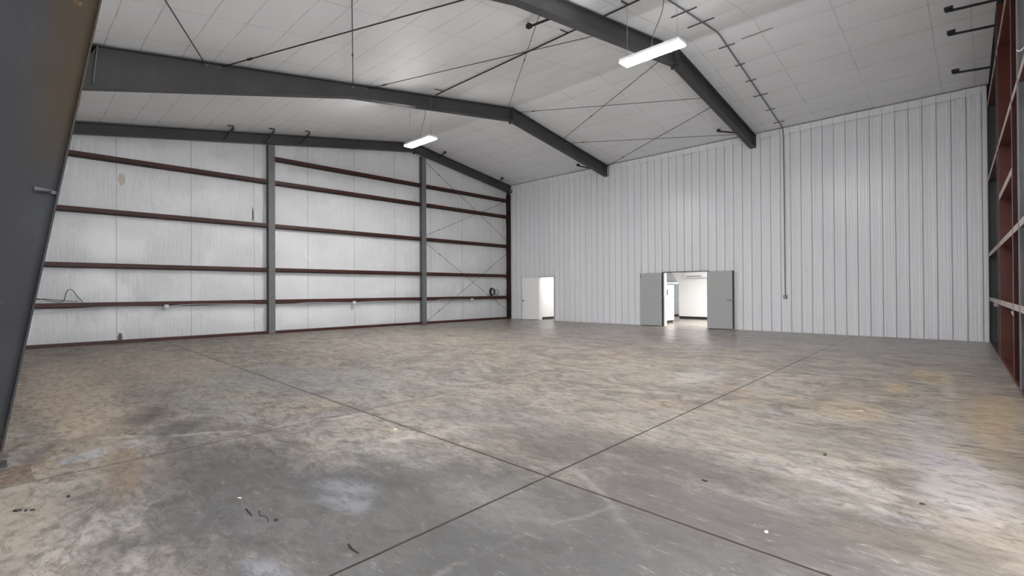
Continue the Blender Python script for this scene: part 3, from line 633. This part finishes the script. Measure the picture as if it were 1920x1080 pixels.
def double_door():
    d = bpy.data.objects.new('door_2', None); COL.objects.link(d); d.location = (9.18,-.04,0)
    struct(d, 'wide grey double door with both leaves folded back flat against the ribbed wall', 'door')
    for (x0,x1) in ((7.36,8.27),(10.04,10.93)):
        B().box(x0,x1,-.165,-.12,.02,2.06,.003).build('door_leaf', M['doorg'], d)
    B().box(8.31,8.35,-.06,.13,0,2.06).box(10.02,10.06,-.04,.13,0,2.06).build('door_frame', M['white'], d)
    B().box(8.27,8.31,-.10,.0,0,2.08).box(8.27,10.06,-.08,.0,2.06,2.085).box(10.93,10.945,-.16,-.04,.02,2.06).build('edge_strip', M['base'], d)  # last black strip stands in for the shadow at the right leaf's edge
    for z in (.25,1.1,1.85): B().tube([(8.285,-.172,z-.05),(8.285,-.172,z+.05)], .011, 8).build('hinge', M['galv'], d)
    b = B(); b.tube([(10.86,-.165,1.03),(10.86,-.185,1.03)], .03, 12); b.tube([(10.86,-.18,1.03),(10.86,-.22,1.03),(10.85,-.228,1.03),(10.74,-.228,1.035)], .011, 8)
    b.build('door_handle', M['chrome'], d)
    B().box(10.90,10.932,-.168,-.118,.98,1.09).build('latch_plate', M['galv'], d)
    b = B(); b.box(7.385,7.405,-.171,-.165,1.86,2.03); b.box(7.37,7.385,-.171,-.165,1.90,1.97); b.build('bolt_plate', M['plug'], d)
double_door()
# side rooms behind the partition
def room():
    b = B()
    b.prism([(6.48,0),(6.48,1.68),(6.12,2.25),(6.12,2.7),(12.4,2.7),(12.4,0)], 1, 5.1, 5.25)
    struct(b.build('wall_room_back', M['drywall']), 'white end wall of the lit room seen through the double door', 'wall')
    struct(B().box(4.4,6.6,6.7,6.85,0,2.7).build('wall_recess_back', M['dimwall']))
    struct(B().box(4.3,4.4,.13,6.85,0,2.7).build('wall_room_left', M['drywall']))
    struct(B().box(12.3,12.4,.13,5.1,0,2.7).build('wall_room_right', M['drywall']))
    struct(B().box(4.3,12.4,.13,6.85,2.6,2.75).build('ceiling_room', M['drywall']))
    struct(B().box(6.5,12.3,5.085,5.1,0,.12).build('baseboard_back', M['base'])); struct(B().box(4.4,6.5,6.68,6.70,0,.12).build('baseboard_recess', M['base']))
    struct(B().box(4.4,6.5,6.6,6.70,1.70,1.80).build('trim_6', M['white']))
    # little room behind the six-panel door
    struct(B().box(1.66,1.76,.13,3.2,0,2.6).build('wall_closet_left', M['drywall'])); struct(B().box(3.6,3.7,.13,3.2,0,2.6).build('wall_closet_right', M['drywall']))
    struct(B().box(1.66,3.7,3.1,3.2,0,2.6).build('wall_closet_back', M['drywall'])); struct(B().box(1.66,3.7,.13,3.2,2.5,2.6).build('ceiling_closet', M['drywall']))
    struct(B().box(1.76,1.775,.14,3.1,0,.11).build('baseboard_closet', M['base']))
    for (x,y,z,k,lb) in ((9.6,2.4,2.57,1.,'unseen white lamp panel added to light the room behind the double door'),(2.7,1.5,2.47,.55,'unseen white lamp panel added to light the small room behind the six-panel door')):
        g = thing('fill_panel', lb, 'lamp', (x,y,z+.03))  # unseen lamp panels added to brighten the side rooms
        B().box(x-.6*k,x+.6*k,y-.6*k,y+.6*k,z,z+.012).build('diffuser', M['roomfill' if k == 1 else 'closetfill'], g); B().box(x-.62*k,x+.62*k,y-.62*k,y+.62*k,z+.013,z+.03).build('frame', M['white'], g)
    # refrigerator, its doors facing +x
    f = thing('refrigerator', 'white two-door refrigerator just inside the double doorway', 'refrigerator', (7.4,1.72,0))
    B().box(7.0,7.62,1.36,2.08,.1,1.60,.008).build('body', M['appl'], f)
    fz = B().box(7.625,7.70,1.36,2.08,1.12,1.60,.012).build('freezer_door', M['appl'], f); fd = B().box(7.625,7.70,1.36,2.08,.12,1.10,.012).build('fridge_door', M['appl'], f)
    for par, z0, z1 in ((fz,1.18,1.42),(fd,.7,1.05)):
        bb = B(); bb.box(7.70,7.74,1.42,1.45,z0,z1,.006)
        hnd = bb.build('handle', M['emt'] if par is fz else M['appl'], None); hnd.parent = par; hnd.matrix_parent_inverse = Matrix.Translation(-Vector(f.location))
    B().box(7.60,7.66,1.47,1.97,.03,.10).build('foot_grille', M['base'], f)
    for fx in (7.05,7.60):
        for fy in (1.4,1.98): B().box(fx,fx+.05,fy,fy+.06,0,.1).build('foot', M['base'], f)
    a = thing('air_conditioner', 'white wall air conditioner with a dark louvre high on the lit room end wall', 'air conditioner', (7.35,5.05,2.1))
    B().box(6.85,7.95,4.88,5.1,1.96,2.24,.03).build('body', M['appl'], a)
    B().box(6.95,7.68,4.87,4.881,2.015,2.05).build('louvre', M['plug'], a)
room()
# ------------------------------------------------------------------ bits lying on the floor
def bit(kind, x, y, lx, ly, h, rot, m, label, cat, grp='bits on the concrete floor'):
    bm = bmesh.new(); k = 9; top = []; bot = []
    for i in range(k):
        a = i*2*math.pi/k; r = random.uniform(.72,1.1)
        px, py = math.cos(a)*lx*r, math.sin(a)*ly*r
        qx, qy = px*math.cos(rot)-py*math.sin(rot), px*math.sin(rot)+py*math.cos(rot)
        top.append(bm.verts.new((qx*.85,qy*.85,h*random.uniform(.7,1.1)))); bot.append(bm.verts.new((qx,qy,.0)))
    bm.faces.new(top); bm.faces.new(bot[::-1])
    for i in range(k): bm.faces.new((bot[i],bot[(i+1)%k],top[(i+1)%k],top[i]))
    bmesh.ops.recalc_face_normals(bm, faces=bm.faces)
    me = bpy.data.meshes.new(kind); bm.to_mesh(me); bm.free(); me.materials.append(M[m])
    o = bpy.data.objects.new(kind, me); COL.objects.link(o); o.location = (x,y,.0); return tag(o, label, cat, grp)
bit('leaf', 16.345,-12.96,.026,.014,.015,1.6,'leaf','small green leaf lying on the floor right of the centre','leaf')
def stick(pts, r, label, m='twig'):
    o = B().tube(chain([(a,b_,r) for a, b_ in pts], 4), r, 6, r*.6).build('twig', M[m], loc=(pts[0][0],pts[0][1],0)); tag(o, label, 'twig', 'bits on the concrete floor')
stick([(13.90,-16.690),(13.97,-16.695),(14.04,-16.700)], .004, 'short straight dark twig on the dark stained floor at the lower left')
stick([(13.99,-16.64),(14.06,-16.66),(14.12,-16.64),(14.2,-16.66)], .003, 'thin crooked twig just right of the straight dark twig')
stick([(14.80,-16.45),(14.86,-16.462),(14.93,-16.46)], .005, 'broken dark brown twig beside the near floor joint at the bottom')
stick([(15.83,-14.21),(15.87,-14.22)], .006, 'black scrap of twig on the floor right of the crossing joints')
bit('chip', 14.21,-16.615,.018,.012,.01,.3,'twig','tiny dark crumb right of the crooked twig','crumb')
bit('chip', 13.68,-16.66,.017,.004,.004,.5,'chip','tiny white sliver above the straight dark twig','chip')
bit('crumb', 12.85,-17.72,.028,.014,.012,1.2,'twig','dark crumb of dirt at the left edge, largest of a row','crumb')
bit('crumb', 12.89,-17.68,.014,.008,.01,.2,'twig','dark crumb of dirt at the left edge, middle of a row','crumb')
bit('crumb', 12.91,-17.65,.016,.008,.01,.9,'twig','dark crumb of dirt at the left edge, right end of a row','crumb')
bit('crumb', 12.80,-17.47,.014,.012,.012,.2,'twig','single dark crumb on the pale floor at the left','crumb')
bit('chip', 13.02,-15.02,.022,.014,.012,.4,'tan','small tan wood chip below the long floor joint','chip')
bit('crumb', 17.03,-13.635,.016,.009,.01,.5,'twig','black crumb on the pale floor at the lower right','crumb')
bit('chip', 16.42,-14.72,.012,.008,.008,.1,'chip','white chip on the purple-grey stain at the lower right','chip')
bit('chip', 16.27,-10.96,.05,.02,.01,.3,'tan','tan chip on the floor before the right part of the ribbed wall','chip')
